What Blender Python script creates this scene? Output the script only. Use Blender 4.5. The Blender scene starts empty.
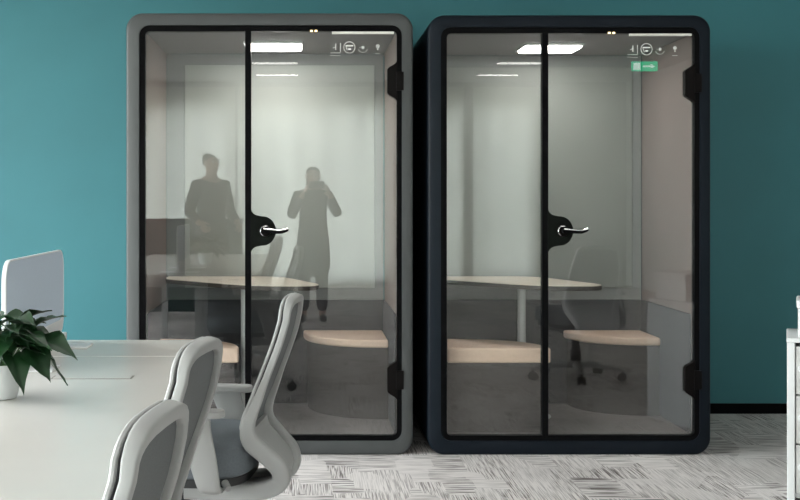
import bpy, bmesh, math, random
from mathutils import Vector, Matrix
PI = math.pi
sc = bpy.context.scene
COL = sc.collection
random.seed(4)

# ------------------------------------------------------------------ helpers
def lin(r, g, b):
    f = lambda c: (c/255/12.92) if c/255 <= .04045 else ((c/255+.055)/1.055)**2.4
    return (f(r), f(g), f(b), 1)

def mat(name, col, rough=.5, metal=0., spec=.5, noise=0., nscale=40, bump=0., bscale=200, emit=None, estr=0.):
    m = bpy.data.materials.new(name); m.use_nodes = True
    nt = m.node_tree; b = nt.nodes['Principled BSDF']
    b.inputs['Base Color'].default_value = col
    b.inputs['Roughness'].default_value = rough
    b.inputs['Metallic'].default_value = metal
    b.inputs['Specular IOR Level'].default_value = spec
    tc = nt.nodes.new('ShaderNodeTexCoord')
    if noise:
        n = nt.nodes.new('ShaderNodeTexNoise'); n.inputs['Scale'].default_value = nscale; n.inputs['Detail'].default_value = 4
        nt.links.new(tc.outputs['Object'], n.inputs['Vector'])
        hs = nt.nodes.new('ShaderNodeMix'); hs.data_type = 'RGBA'; hs.blend_type = 'MULTIPLY'
        hs.inputs[0].default_value = 1
        r = nt.nodes.new('ShaderNodeMapRange')
        r.inputs['From Min'].default_value = .25; r.inputs['From Max'].default_value = .75
        r.inputs['To Min'].default_value = 1-noise; r.inputs['To Max'].default_value = 1+noise
        nt.links.new(n.outputs['Fac'], r.inputs['Value'])
        hs.inputs[6].default_value = col
        nt.links.new(r.outputs['Result'], hs.inputs[7])
        nt.links.new(hs.outputs[2], b.inputs['Base Color'])
    if bump:
        n2 = nt.nodes.new('ShaderNodeTexNoise'); n2.inputs['Scale'].default_value = bscale; n2.inputs['Detail'].default_value = 2
        nt.links.new(tc.outputs['Object'], n2.inputs['Vector'])
        bp = nt.nodes.new('ShaderNodeBump'); bp.inputs['Strength'].default_value = bump; bp.inputs['Distance'].default_value = .004
        nt.links.new(n2.outputs['Fac'], bp.inputs['Height'])
        nt.links.new(bp.outputs['Normal'], b.inputs['Normal'])
    if emit:
        b.inputs['Emission Color'].default_value = emit
        b.inputs['Emission Strength'].default_value = estr
    return m

def glass_mat(name, tint, boost=0.0):
    m = bpy.data.materials.new(name); m.use_nodes = True
    nt = m.node_tree; nt.nodes.clear()
    out = nt.nodes.new('ShaderNodeOutputMaterial')
    mx = nt.nodes.new('ShaderNodeMixShader'); tr = nt.nodes.new('ShaderNodeBsdfTransparent')
    gl = nt.nodes.new('ShaderNodeBsdfGlossy'); fr = nt.nodes.new('ShaderNodeFresnel')
    ad = nt.nodes.new('ShaderNodeMath'); ad.operation = 'ADD'; ad.inputs[1].default_value = boost; ad.use_clamp = True
    geo = nt.nodes.new('ShaderNodeNewGeometry'); io = nt.nodes.new('ShaderNodeMath'); io.operation = 'MULTIPLY_ADD'
    io.inputs[1].default_value = 1/1.5-1.5; io.inputs[2].default_value = 1.5      # same reflectance on both faces of the pane
    nt.links.new(geo.outputs['Backfacing'], io.inputs[0]); nt.links.new(io.outputs[0], fr.inputs['IOR'])
    tr.inputs['Color'].default_value = tint
    gl.inputs['Color'].default_value = (1, 1, 1, 1); gl.inputs['Roughness'].default_value = 0.0
    nt.links.new(fr.outputs[0], ad.inputs[0]); nt.links.new(ad.outputs[0], mx.inputs[0])
    nt.links.new(tr.outputs[0], mx.inputs[1]); nt.links.new(gl.outputs[0], mx.inputs[2])
    nt.links.new(mx.outputs[0], out.inputs[0])
    return m

def obj(name, bm, m, parent=None, smooth=True, loc=None, autosmooth=True, bevel=0, bseg=2, recalc=True):
    if recalc: bmesh.ops.recalc_face_normals(bm, faces=bm.faces[:])
    me = bpy.data.meshes.new(name); bm.to_mesh(me); bm.free()
    o = bpy.data.objects.new(name, me); COL.objects.link(o)
    me.materials.append(m)
    if smooth:
        for p in me.polygons: p.use_smooth = True
        if autosmooth:
            me.set_sharp_from_angle(angle=math.radians(38))
    if bevel:
        md = o.modifiers.new('bevel', 'BEVEL'); md.width = bevel; md.segments = bseg; md.limit_method = 'ANGLE'
        md.angle_limit = math.radians(40); md.harden_normals = False
    if parent: o.parent = parent
    if loc: o.location = loc
    return o

def thing(name, label, cat, loc=(0, 0, 0), rz=0, group=None):
    o = bpy.data.objects.new(name, None); COL.objects.link(o)
    o.empty_display_size = .1
    o.location = loc; o.rotation_euler = (0, 0, rz); o['label'] = label; o['category'] = cat
    if group: o['group'] = group
    return o

def tag(o, label, cat, group=None):
    o['label'] = label; o['category'] = cat
    if group: o['group'] = group
    return o

def struct(name, bm, m, parent=None, **k):
    o = obj(name, bm, m, parent, **k)
    o['kind'] = 'structure'
    return o

def copy_tree(o, parent=None):
    c = o.copy(); COL.objects.link(c)
    if parent: c.parent = parent
    for ch in list(o.children): copy_tree(ch, c)
    return c

def box(bm, x0, x1, y0, y1, z0, z1):
    v = [bm.verts.new(p) for p in [(x0,y0,z0),(x1,y0,z0),(x1,y1,z0),(x0,y1,z0),(x0,y0,z1),(x1,y0,z1),(x1,y1,z1),(x0,y1,z1)]]
    for f in [(0,3,2,1),(4,5,6,7),(0,1,5,4),(1,2,6,5),(2,3,7,6),(3,0,4,7)]:
        bm.faces.new([v[i] for i in f])
    return bm

def B(*a):
    bm = bmesh.new(); box(bm, *a); return bm

def rrect(x0, x1, z0, z1, r, n=8):
    """rounded rectangle outline, counter-clockwise, list of 2D points"""
    pts = []
    for cx, cz, a0 in ((x1-r, z0+r, -PI/2), (x1-r, z1-r, 0), (x0+r, z1-r, PI/2), (x0+r, z0+r, PI)):
        for i in range(n+1):
            a = a0 + PI/2*i/n
            pts.append((cx+r*math.cos(a), cz+r*math.sin(a)))
    return pts

def ring_prism(bm, outer, inner, y0, y1, chamfer=0.0):
    """frame between two matching outlines in XZ, extruded along Y"""
    n = len(outer)
    loops = []
    if chamfer:
        cx = sum(p[0] for p in outer)/n; cz = sum(p[1] for p in outer)/n
        def inset(p, d):
            return (p[0] - d*(1 if p[0] > cx else -1), p[1] - d*(1 if p[1] > cz else -1))
        loops += [[(x, y1, z) for x, z in outer]]
        loops += [[(x, y0+chamfer, z) for x, z in outer]]
        o2 = [inset(p, chamfer*.35) for p in outer]; loops += [[(x, y0+chamfer*.35, z) for x, z in o2]]
        o3 = [inset(p, chamfer) for p in outer]; loops += [[(x, y0, z) for x, z in o3]]
    else:
        loops += [[(x, y1, z) for x, z in outer], [(x, y0, z) for x, z in outer]]
    loops += [[(x, y0, z) for x, z in inner], [(x, y1, z) for x, z in inner]]
    vs = [[bm.verts.new(p) for p in L] for L in loops]
    m = len(vs)
    for k in range(m):
        a, b = vs[k], vs[(k+1) % m]
        for i in range(n):
            bm.faces.new([a[i], a[(i+1) % n], b[(i+1) % n], b[i]])
    return bm

def prism(bm, pts, z0, z1, axis='z'):
    """closed outline extruded; axis z: pts are (x,y); axis y: pts are (x,z)"""
    f = (lambda p, h: (p[0], p[1], h)) if axis == 'z' else (lambda p, h: (p[0], h, p[1]))
    a = [bm.verts.new(f(p, z0)) for p in pts]; b = [bm.verts.new(f(p, z1)) for p in pts]
    n = len(pts)
    bm.faces.new(a[::-1]); bm.faces.new(b)
    for i in range(n): bm.faces.new([a[i], a[(i+1) % n], b[(i+1) % n], b[i]])
    return bm

def smooth_poly(pts, r=.06, n=6):
    """round the corners of a polygon"""
    out = []; N = len(pts)
    for i in range(N):
        p0 = Vector(pts[i-1]); p = Vector(pts[i]); p1 = Vector(pts[(i+1) % N])
        rr = r[i] if isinstance(r, (list, tuple)) else r
        d0 = (p0-p); d1 = (p1-p)
        a = p + d0.normalized()*min(rr, d0.length*.48); b = p + d1.normalized()*min(rr, d1.length*.48)
        for k in range(n+1):
            t = k/n; out.append(tuple(a*(1-t)**2 + p*2*t*(1-t) + b*t*t))
    return out

def cyl(bm, p0, p1, r0, r1=None, n=20, cap=True):
    r1 = r0 if r1 is None else r1
    p0 = Vector(p0); p1 = Vector(p1); d = (p1-p0).normalized()
    u = d.orthogonal().normalized(); w = d.cross(u)
    A = [bm.verts.new(p0+(u*math.cos(2*PI*i/n)+w*math.sin(2*PI*i/n))*r0) for i in range(n)]
    Bv = [bm.verts.new(p1+(u*math.cos(2*PI*i/n)+w*math.sin(2*PI*i/n))*r1) for i in range(n)]
    for i in range(n): bm.faces.new([A[i], A[(i+1) % n], Bv[(i+1) % n], Bv[i]])
    if cap: bm.faces.new(A[::-1]); bm.faces.new(Bv)
    return bm

def catmull(pts, n=6):
    P = [Vector(p) for p in pts]; out = []
    for i in range(len(P)-1):
        p0 = P[i-1] if i else P[0]*2-P[1]; p1 = P[i]; p2 = P[i+1]; p3 = P[i+2] if i+2 < len(P) else P[-1]*2-P[-2]
        for k in range(n):
            t = k/n
            out.append(.5*((2*p1)+(p2-p0)*t+(2*p0-5*p1+4*p2-p3)*t*t+(3*p1-p0-3*p2+p3)*t**3))
    out.append(P[-1]); return out

def sweep(bm, pts, ra, rb, ref, n=14, power=1.0, cap=True):
    """tube along pts; ra along the ref direction, rb across it; ref may be a list"""
    P = [Vector(p) for p in pts]; N = len(P); rings = []
    for i, p in enumerate(P):
        t = (P[min(i+1, N-1)]-P[max(i-1, 0)]).normalized()
        r = Vector(ref[i] if isinstance(ref, list) else ref)
        u = (r - t*r.dot(t))
        if u.length < 1e-4: u = t.orthogonal()
        u.normalize(); w = t.cross(u)
        a = ra[i] if isinstance(ra, (list, tuple)) else ra; b = rb[i] if isinstance(rb, (list, tuple)) else rb
        ring = []
        for k in range(n):
            th = 2*PI*k/n; c, s = math.cos(th), math.sin(th)
            c = math.copysign(abs(c)**power, c); s = math.copysign(abs(s)**power, s)
            ring.append(bm.verts.new(p+u*a*c+w*b*s))
        rings.append(ring)
    for i in range(N-1):
        for k in range(n):
            bm.faces.new([rings[i][k], rings[i][(k+1) % n], rings[i+1][(k+1) % n], rings[i+1][k]])
    if cap: bm.faces.new(rings[0][::-1]); bm.faces.new(rings[-1])
    return bm

def lathe(bm, prof, n=32, center=(0, 0)):
    rings = []
    for r, z in prof:
        rings.append([bm.verts.new((center[0]+r*math.cos(2*PI*i/n), center[1]+r*math.sin(2*PI*i/n), z)) for i in range(n)])
    for a, b in zip(rings, rings[1:]):
        for i in range(n): bm.faces.new([a[i], a[(i+1) % n], b[(i+1) % n], b[i]])
    bm.faces.new(rings[0][::-1]); bm.faces.new(rings[-1])
    return bm

# ------------------------------------------------------------------ frame of reference
# booth fronts stand in the plane y = 0; the camera is 6 m in front of them
FPX, D, HC, VX, VY = 1260.0, 6.0, 1.214, 305.0, 200.0
def P(px, py, dist):
    s = FPX/dist
    return Vector(((px-VX)/s, dist-D, HC-(py-VY)/s))

# ------------------------------------------------------------------ materials
M = {}
M['teal'] = mat('teal_paint', (.034, .180, .210, 1), .55, noise=.04, nscale=3, bump=.05, bscale=150)
M['white_wall'] = mat('white_paint', (.62, .63, .62, 1), .7, noise=.03, nscale=2)
M['ceiling'] = mat('ceiling_paint', (.55, .55, .55, 1), .8)
M['black'] = mat('black_metal', (.004, .004, .0045, 1), .35, spec=.03)
M['hinge'] = mat('hinge_black', (.006, .005, .005, 1), .4, spec=.05)
M['plate'] = mat('lock_plate_black', (.005, .006, .005, 1), .35, spec=.05)
M['shell_grey'] = mat('grey_powder_coat', (.070, .074, .075, 1), .40, spec=.3, noise=.05, nscale=8)
M['shell_navy'] = mat('navy_black_powder_coat', (.009, .0125, .018, 1), .35, spec=.10, noise=.08, nscale=8)
M['felt_taupe'] = mat('taupe_felt', (.18, .140, .130, 1), .95, noise=.12, nscale=120, bump=.2)
M['felt_dark'] = mat('charcoal_felt', (.055, .055, .060, 1), .95, noise=.12, nscale=120, bump=.2)
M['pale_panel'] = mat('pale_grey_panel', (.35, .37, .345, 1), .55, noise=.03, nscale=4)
M['pale_panel_dim'] = mat('pale_grey_panel_dimmed', (.235, .25, .235, 1), .55, noise=.03, nscale=4)  # same pale panel, its dimmer light in the navy booth put into the colour
M['panel_edge'] = mat('grey_panel_border', (.21, .22, .22, 1), .55)
M['booth_ceiling'] = mat('booth_ceiling_grey', (.20, .195, .20, 1), .8)
M['booth_floor'] = mat('booth_carpet', (.22, .20, .20, 1), .98, noise=.2, nscale=150, bump=.3)
M['wood'] = mat('pale_wood_laminate', (.82, .74, .63, 1), .4, noise=.06, nscale=18)
M['pink_wood'] = mat('peach_upholstery', (.74, .55, .43, 1), .75, noise=.05, nscale=60)
M['edge_dark'] = mat('dark_edge_band', (.035, .028, .022, 1), .5)
M['seat_base'] = mat('brown_grey_felt', (.062, .053, .052, 1), .92, noise=.15, nscale=90, bump=.2)
M['leg_white'] = mat('white_powder_coat', (.62, .63, .63, 1), .4)
M['chrome'] = mat('chrome', (.8, .8, .8, 1), .15, metal=1)
M['strip'] = mat('brushed_strip', (.72, .70, .66, 1), .35, metal=.2)
M['lamp'] = mat('lamp_diffuser', (.9, .9, .9, 1), .5, emit=(1, .97, .92, 1), estr=24)
M['led'] = mat('amber_indicator', (.9, .7, .3, 1), .5, emit=(1, .8, .45, 1), estr=2)
M['decal'] = mat('white_print', (.75, .75, .74, 1), .6)
M['desk'] = mat('white_desk_laminate', (.70, .675, .635, 1), .25, noise=.015, nscale=5)
M['desk_frame'] = mat('desk_frame_white', (.66, .66, .65, 1), .4)
M['gap'] = mat('shadow_gap_grey', (.20, .19, .17, 1), .8)
M['divider'] = mat('grey_blue_screen_fabric', (.55, .63, .74, 1), .85, noise=.05, nscale=300)
M['white_plastic'] = mat('white_plastic', (.78, .79, .80, 1), .35)
M['chair_frame'] = mat('light_grey_plastic', (.39, .39, .385, 1), .40, spec=.35)
M['chair_warm'] = mat('warm_grey_plastic', (.50, .495, .475, 1), .42)
M['chair_mesh'] = mat('grey_mesh', (.15, .155, .16, 1), .85, noise=.15, nscale=400)
M['piping'] = mat('dark_piping', (.02, .02, .022, 1), .6)
M['seat_fabric'] = mat('blue_grey_fabric', (.16, .18, .20, 1), .95, noise=.10, nscale=200, bump=.25, bscale=500)
M['dark_plastic'] = mat('dark_grey_plastic', (.03, .03, .032, 1), .5)
M['pot'] = mat('white_ceramic', (.80, .81, .82, 1), .2)
M['soil'] = mat('potting_soil', (.03, .02, .013, 1), .95, bump=.5)
M['stem'] = mat('plant_stem', (.05, .13, .03, 1), .6)
M['leaf'] = mat('dark_green_leaf', (.010, .042, .013, 1), .34, noise=.6, nscale=22)
M['glass'] = glass_mat('clear_glass', (.96, .965, .96, 1), .012)
M['window_glass'] = glass_mat('window_glass', (.97, .98, .98, 1))
M['alu'] = mat('window_aluminium', (.35, .36, .36, 1), .4)
M['partition'] = mat('dark_green_partition', (.02, .05, .05, 1), .9)
M['skin'] = mat('skin', (.50, .33, .25, 1), .55)
M['coat'] = mat('dark_coat', (.03, .045, .045, 1), .9)
M['shirt'] = mat('grey_shirt', (.06, .065, .07, 1), .9)
M['trouser'] = mat('dark_trousers', (.02, .022, .03, 1), .9)
M['hair'] = mat('dark_hair', (.012, .010, .009, 1), .5)
M['shoe'] = mat('black_shoe', (.012, .012, .012, 1), .4)
M['eye'] = mat('eye', (.7, .7, .68, 1), .2)
M['lip'] = mat('lip', (.40, .17, .14, 1), .5)
M['tube'] = mat('office_light', (.9, .9, .9, 1), .5, emit=(1, .98, .95, 1), estr=9)
M['tube_soft'] = mat('office_light_soft', (.9, .9, .9, 1), .5, emit=(1, .97, .93, 1), estr=6)
M['exit'] = mat('exit_green', (.0, .30, .14, 1), .5, emit=(.03, .75, .38, 1), estr=4)
M['exit_white'] = mat('exit_white', (.8, .9, .85, 1), .5, emit=(.8, 1, .9, 1), estr=4)

def carpet():
    m = bpy.data.materials.new('hatched_carpet'); m.use_nodes = True
    nt = m.node_tree; b = nt.nodes['Principled BSDF']; b.inputs['Roughness'].default_value = .95
    b.inputs['Specular IOR Level'].default_value = .15
    L = nt.links.new; N = nt.nodes.new
    tc = N('ShaderNodeTexCoord')
    def mapping(scale, rot=0):
        mp = N('ShaderNodeMapping'); mp.inputs['Scale'].default_value = scale; mp.inputs['Rotation'].default_value = (0, 0, rot)
        L(tc.outputs['Object'], mp.inputs['Vector']); return mp
    def math_(op, a, bb=None, v=None):
        n = N('ShaderNodeMath'); n.operation = op; n.use_clamp = False
        L(a, n.inputs[0])
        if bb is not None: L(bb, n.inputs[1])
        elif v is not None: n.inputs[1].default_value = v
        return n.outputs[0]
    def streak(sx, sy, lo, hi, seed):
        mp = mapping((sx, sy, 1)); mp.inputs['Location'].default_value = (seed, seed*1.7, 0)
        n = N('ShaderNodeTexNoise'); n.inputs['Scale'].default_value = 1; n.inputs['Detail'].default_value = 2.5
        L(mp.outputs[0], n.inputs['Vector'])
        r = N('ShaderNodeMapRange'); r.inputs['From Min'].default_value = lo; r.inputs['From Max'].default_value = hi
        L(n.outputs['Fac'], r.inputs['Value']); return r.outputs[0]
    along = streak(220, 4.2, .47, .58, 1.3)     # thin lines running in depth
    across = streak(5.5, 64, .47, .58, 7.7)    # thin lines running sideways
    # blocks choose the direction of the hatch
    mpb = mapping((6.5, 3.4, 1))
    vo = N('ShaderNodeTexVoronoi'); vo.distance = 'CHEBYCHEV'; vo.inputs['Scale'].default_value = 1; vo.inputs['Randomness'].default_value = .8
    L(mpb.outputs[0], vo.inputs['Vector'])
    sep = N('ShaderNodeSeparateColor'); L(vo.outputs['Color'], sep.inputs[0])
    sel = math_('GREATER_THAN', sep.outputs[0], v=.42)
    mixd = N('ShaderNodeMix'); mixd.data_type = 'FLOAT'
    L(sel, mixd.inputs[0]); L(across, mixd.inputs[2]); L(along, mixd.inputs[3])
    # how strong the hatch is per block, plus broad patches
    st = N('ShaderNodeMapRange'); L(sep.outputs[1], st.inputs['Value']); st.inputs['To Min'].default_value = .25; st.inputs['To Max'].default_value = 1.0
    big = streak(1.6, 1.6, .3, .7, 3.1)
    k = math_('MULTIPLY', mixd.outputs[0], st.outputs[0])
    fine = streak(380, 380, .2, .8, 5)
    ramp = N('ShaderNodeMix'); ramp.data_type = 'RGBA'
    ramp.inputs[6].default_value = (.78, .735, .72, 1); ramp.inputs[7].default_value = (.18, .155, .15, 1)
    L(k, ramp.inputs[0])
    r2 = N('ShaderNodeMix'); r2.data_type = 'RGBA'; r2.blend_type = 'MULTIPLY'; r2.inputs[0].default_value = 1
    bb = N('ShaderNodeMapRange'); L(fine, bb.inputs['Value']); bb.inputs['To Min'].default_value = .85; bb.inputs['To Max'].default_value = 1.1
    L(ramp.outputs[2], r2.inputs[6]); L(bb.outputs[0], r2.inputs[7])
    r3 = N('ShaderNodeMix'); r3.data_type = 'RGBA'; r3.blend_type = 'MULTIPLY'; r3.inputs[0].default_value = 1
    b3 = N('ShaderNodeMapRange'); L(big, b3.inputs['Value']); b3.inputs['To Min'].default_value = .86; b3.inputs['To Max'].default_value = 1.05
    L(r2.outputs[2], r3.inputs[6]); L(b3.outputs[0], r3.inputs[7])
    L(r3.outputs[2], b.inputs['Base Color'])
    bp = N('ShaderNodeBump'); bp.inputs['Strength'].default_value = .35; bp.inputs['Distance'].default_value = .004
    L(fine, bp.inputs['Height']); L(bp.outputs[0], b.inputs['Normal'])
    return m
M['carpet'] = carpet()

# ------------------------------------------------------------------ the room
XL, XR, YB, YF, ZC = -3.6, 4.6, -12.0, 1.165, 2.9
struct('floor', B(XL-.2, XR+.2, YB-.2, YF+.2, -.1, 0), M['carpet'], smooth=False)
struct('ceiling', B(XL-.2, XR+.2, YB-.2, YF+.2, ZC, ZC+.1), M['ceiling'], smooth=False)
struct('wall_back', B(XL-.2, XR+.2, YF, YF+.2, 0, ZC), M['teal'], smooth=False)
struct('wall_right', B(XR, XR+.2, YB, YF, 0, ZC), M['white_wall'], smooth=False)
struct('baseboard_back', B(XL, XR, YF-.012, YF, 0, .058), M['black'], smooth=False)

def wall_with_windows(name, axis, pos0, pos1, a0, a1, wins, z0, z1):
    """wall slab with rectangular openings, built from piers and lintels"""
    bm = bmesh.new()
    def put(u0, u1, w0, w1):
        if axis == 'x': box(bm, pos0, pos1, u0, u1, w0, w1)
        else: box(bm, u0, u1, pos0, pos1, w0, w1)
    u = a0
    for (w0, w1) in wins:
        if w0 > u: put(u, w0, 0, ZC)
        put(w0, w1, 0, z0); put(w0, w1, z1, ZC); u = w1
    if u < a1: put(u, a1, 0, ZC)
    return struct(name, bm, M['white_wall'], smooth=False)

WL = [(-9.6, -7.0), (-6.4, -3.8), (-3.0, .2)]
WB = [(-3.2, -1.0), (-.95, 1.25), (1.45, 2.25), (2.4, 3.3)]
wall_with_windows('wall_left', 'x', XL-.2, XL, YB, YF, WL, .25, 2.65)
wall_with_windows('wall_rear', 'y', YB-.2, YB, XL, XR, WB, .12, 2.65)
wn = 1
def window(axis, pos, u0, u1, z0, z1, nb):
    global wn
    bm = bmesh.new(); g = bmesh.new()
    def put(b, a, c, w0, w1, d=.03):
        if axis == 'x': box(b, pos-d, pos+d, a, c, w0, w1)
        else: box(b, a, c, pos-d, pos+d, w0, w1)
    t = .05
    put(bm, u0, u1, z0, z0+t); put(bm, u0, u1, z1-t, z1); put(bm, u0, u0+t, z0+t, z1-t); put(bm, u1-t, u1, z0+t, z1-t)
    for i in range(1, nb):
        c = u0+(u1-u0)*i/nb; put(bm, c-t/2, c+t/2, z0+t, z1-t, .025)
    o = struct('window_%d' % wn, bm, M['alu'], smooth=False)
    put(g, u0+t, u1-t, z0+t, z1-t, .004)
    obj('pane', g, M['window_glass'], o, smooth=False)
    wn += 1
for a, b in WL: window('x', XL-.1, a, b, .25, 2.65, 2)
for a, b in WB: window('y', YB-.1, a, b, .12, 2.65, 2)

# ------------------------------------------------------------------ the booths
def booth(x0p, x1p, y0p, y1p, shell, label, gx):
    S = FPX/D
    X = lambda p: (p-VX)/S
    Z = lambda p: HC-(p-VY)/S
    x0, x1, z0, z1 = X(x0p), X(x1p), 0.0, Z(y0p)
    cx = (x0+x1)/2
    root = thing('office_booth', label, 'office booth', (cx, 0, 0), 0, 'soundproof booths along the teal wall')
    def put(name, bm, m, parent=root, **k):
        bmesh.ops.translate(bm, verts=bm.verts[:], vec=(-cx, 0, 0))
        return obj(name, bm, m, parent, **k)
    # inner lines, measured on the front plane
    bx0, bx1, bz0, bz1 = x0+13/S, x1-11/S, 14/S, z1-12/S        # black frame outline
    gx0, gx1, gz0, gz1 = x0+19/S, x1-16/S, 19/S, z1-18/S        # glazed opening
    YB_, YI = 1.158, .94
    bm = ring_prism(bmesh.new(), rrect(x0, x1, z0, z1, .078, 10), rrect(bx0, bx1, bz0, bz1, .05, 10), 0, YB_, .012)
    put('shell', bm, shell)
    bm = ring_prism(bmesh.new(), rrect(bx0, bx1, bz0, bz1, .05, 10), rrect(gx0, gx1, gz0, gz1, .022, 10), .006, .05)
    put('front_frame', bm, M['black'])
    # lining
    e = .0005
    put('side_panel', B(bx0+e, gx0, .05, YI, gz0, gz1), M['felt_taupe'], smooth=False)
    put('side_panel', B(gx1, bx1-e, .05, YI, gz0, gz1), M['felt_taupe'], smooth=False)
    put('ceiling_panel', B(bx0+.03, bx1-.03, .05, YI, gz1, bz1-e), M['booth_ceiling'], smooth=False)
    put('floor_panel', B(bx0+.03, bx1-.03, .05, YI, bz0+e, gz0), M['booth_floor'], smooth=False)
    zs = .665
    back = put('back_panel', B(bx0+.03, bx1-.03, YI, YI+.04, zs, bz1-.03), M['panel_edge'], smooth=False)
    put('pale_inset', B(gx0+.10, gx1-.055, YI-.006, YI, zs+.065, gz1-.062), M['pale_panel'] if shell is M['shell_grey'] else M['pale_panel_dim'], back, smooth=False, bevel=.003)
    put('lower_panel', B(bx0+.03, bx1-.03, YI, YI+.04, bz0+.03, zs-.002), M['felt_dark'], smooth=False)
    # skirting rails of the lining, below the panel line
    put('wainscot', B(gx0, gx0+.008, .06, YI, gz0, zs), M['felt_dark'], smooth=False)
    put('wainscot', B(gx1-.008, gx1, .06, YI, gz0, zs), M['felt_dark'], smooth=False)
    # glazing
    mx0, mx1 = X(gx[0]), X(gx[1])
    gl = put('fixed_glass', B(gx0-.006, mx0+.006, .018, .026, gz0-.006, gz1+.006), M['glass'], smooth=False)
    put('mullion', B(mx0, mx1, .004, .05, gz0-.004, gz1+.004), M['black'], smooth=False)
    door = put('door', B(mx1-.006, gx1+.006, .018, .026, gz0-.006, gz1+.006), M['glass'], smooth=False)
    # lock plate: lobe growing out of the mullion
    zc = Z((y0p+y1p)/2+ (y1p-y0p)*-.008)
    zc = Z(231)
    lob = []
    w = 25.5/S; hh = 22/S
    half = [(0, 1.0), (.06, .86), (.18, .74), (.38, .68), (.62, .64), (.82, .50), (.95, .26)]
    pts = [(a, hh*b) for a, b in half]+[(1.0, 0)]+[(a, -hh*b) for a, b in half[::-1]]
    c = catmull([(mx1+a*w-.002, 0, zc+b) for a, b in pts], 5)
    bm = prism(bmesh.new(), [(p.x, p.z) for p in c], .002, .042, 'y')
    put('lock_plate', bm, M['plate'], door, bevel=.002)
    hx = mx1+14.5/S
    bm = cyl(bmesh.new(), (hx, -.006, zc), (hx, .004, zc), .026, .028, 28)
    put('handle_rose', bm, M['hinge'], door, bevel=.002)
    bm = cyl(bmesh.new(), (hx, -.05, zc), (hx, .0, zc), .009, n=16)
    path = catmull([(hx-.006, -.052, zc+.004), (hx+.02, -.055, zc+.002), (hx+.06, -.055, zc-.002), (hx+.085, -.052, zc+.000), (hx+.108, -.048, zc+.006)], 5)
    sweep(bm, path, .006, [.010]*(len(path)-8)+[.0105-.0007*i for i in range(8)], (0, 1, 0), 12)
    put('lever_handle', bm, M['black'], door)
    bm = bmesh.new()
    arc = [(hx+.023*math.cos(a), -.0075, zc+.023*math.sin(a)) for a in [PI*.35+PI*1.0*i/14 for i in range(15)]]
    sweep(bm, arc, .003, .003, (0, 1, 0), 8)
    path2 = [(q.x, q.y-.0035, q.z+.0065) for q in path]
    sweep(bm, path2, .0028, .0035, (0, 1, 0), 8)
    put('handle_trim', bm, M['chrome'], door)
    # hinges with curved shoulders
    for zt in (Z(81+ (y0p-13)), Z(380)):
        a = 9/S; hgt = 15/S
        prof = [(0, hgt*1.35), (-.25*a, hgt*1.15), (-.9*a, hgt*.92), (-1.1*a, hgt*.78), (-1.1*a, -hgt*.78), (-.9*a, -hgt*.92), (-.25*a, -hgt*1.15), (0, -hgt*1.35)]
        bm = prism(bmesh.new(), [(gx1+.001+p[0], zt+p[1]) for p in prof], .0, .045, 'y')
        box(bm, gx1-.004, gx1+.032, -.006, .006, zt-hgt*.62, zt+hgt*.62)
        put('hinge', bm, M['hinge'], door, smooth=False, bevel=.0015)
    # bright rail along the door head
    put('door_rail', B(gx1-65/S, gx1-3/S, .004, .020, gz1-.013, gz1-.002), M['strip'], door, smooth=False)
    # printed marks on the glass, small white line icons
    def bar(b, u0, v0, u1, v1, t):
        d = Vector((u1-u0, 0, v1-v0)); n = Vector((-d.z, 0, d.x)).normalized()*t/2
        q = [(u0+n.x, v0+n.z), (u1+n.x, v1+n.z), (u1-n.x, v1-n.z), (u0-n.x, v0-n.z)]
        prism(b, q, .0165, .0178, 'y')
    def ringm(b, u, v, r, t, a0=0, a1=2*PI, k=20):
        for i in range(k):
            p = a0+(a1-a0)*i/k; q = a0+(a1-a0)*(i+1)/k
            bar(b, u+r*math.cos(p), v+r*math.sin(p), u+r*math.cos(q), v+r*math.sin(q), t)
    zi = Z(47+(y0p-13)*.9)
    def ux(p): return gx1-(397-p)/S
    t = .0028
    b = bmesh.new(); u = ux(335)
    bar(b, u+.026, zi-.022, u+.026, zi+.02, t); bar(b, u-.022, zi-.026, u+.026, zi-.026, t); bar(b, u+.004, zi-.012, u+.004, zi+.018, .004); bar(b, u-.01, zi-.003, u+.006, zi+.004, t); bar(b, u-.024, zi-.037, u+.026, zi-.040, .002)
    put('printed_mark', b, M['decal'], door, smooth=False)
    b = bmesh.new(); u = ux(349.5)
    ringm(b, u, zi, .027, t); bar(b, u-.018, zi+.008, u+.018, zi+.008, .006); bar(b, u-.006, zi-.008, u+.008, zi-.008, .007); bar(b, u-.018, zi+.008, u-.010, zi-.014, t)
    put('printed_mark', b, M['decal'], door, smooth=False)
    b = bmesh.new(); u = ux(363)
    ringm(b, u, zi, .004, .008, k=8); ringm(b, u, zi-.002, .022, .0014, PI*1.1, PI*1.9, 9); bar(b, u-.016, zi, u-.012, zi, .003); 
    put('printed_mark', b, M['decal'], door, smooth=False)
    b = bmesh.new(); u = ux(378)
    ringm(b, u, zi+.006, .005, .010, k=8); bar(b, u, zi-.006, u, zi-.012, .006); bar(b, u-.012, zi-.030, u+.012, zi-.030, .002)
    put('printed_mark', b, M['decal'], door, smooth=False)
    # two pin lights in the head of the frame
    for p in (311.5, 316):
        put('pin_light', B(ux(p)-.006, ux(p)+.006, .002, .008, gz1-.003, gz1+.005), M['led'], smooth=False)
    # ceiling lamp inside
    lx = (gx0+gx1)/2; 
    lamp = put('ceiling_lamp', B(lx-.150, lx+.150, .38, .68, gz1-.012, gz1), M['leg_white'], smooth=False)
    put('diffuser', prism(bmesh.new(), rrect(lx-.142, lx+.142, .388, .672, .03, 5), gz1-.018, gz1-.012), M['lamp'], lamp, smooth=False)
    # adjustable feet below the shell are part of its base
    return root, (gx0, gx1, gz0, gz1)

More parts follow.
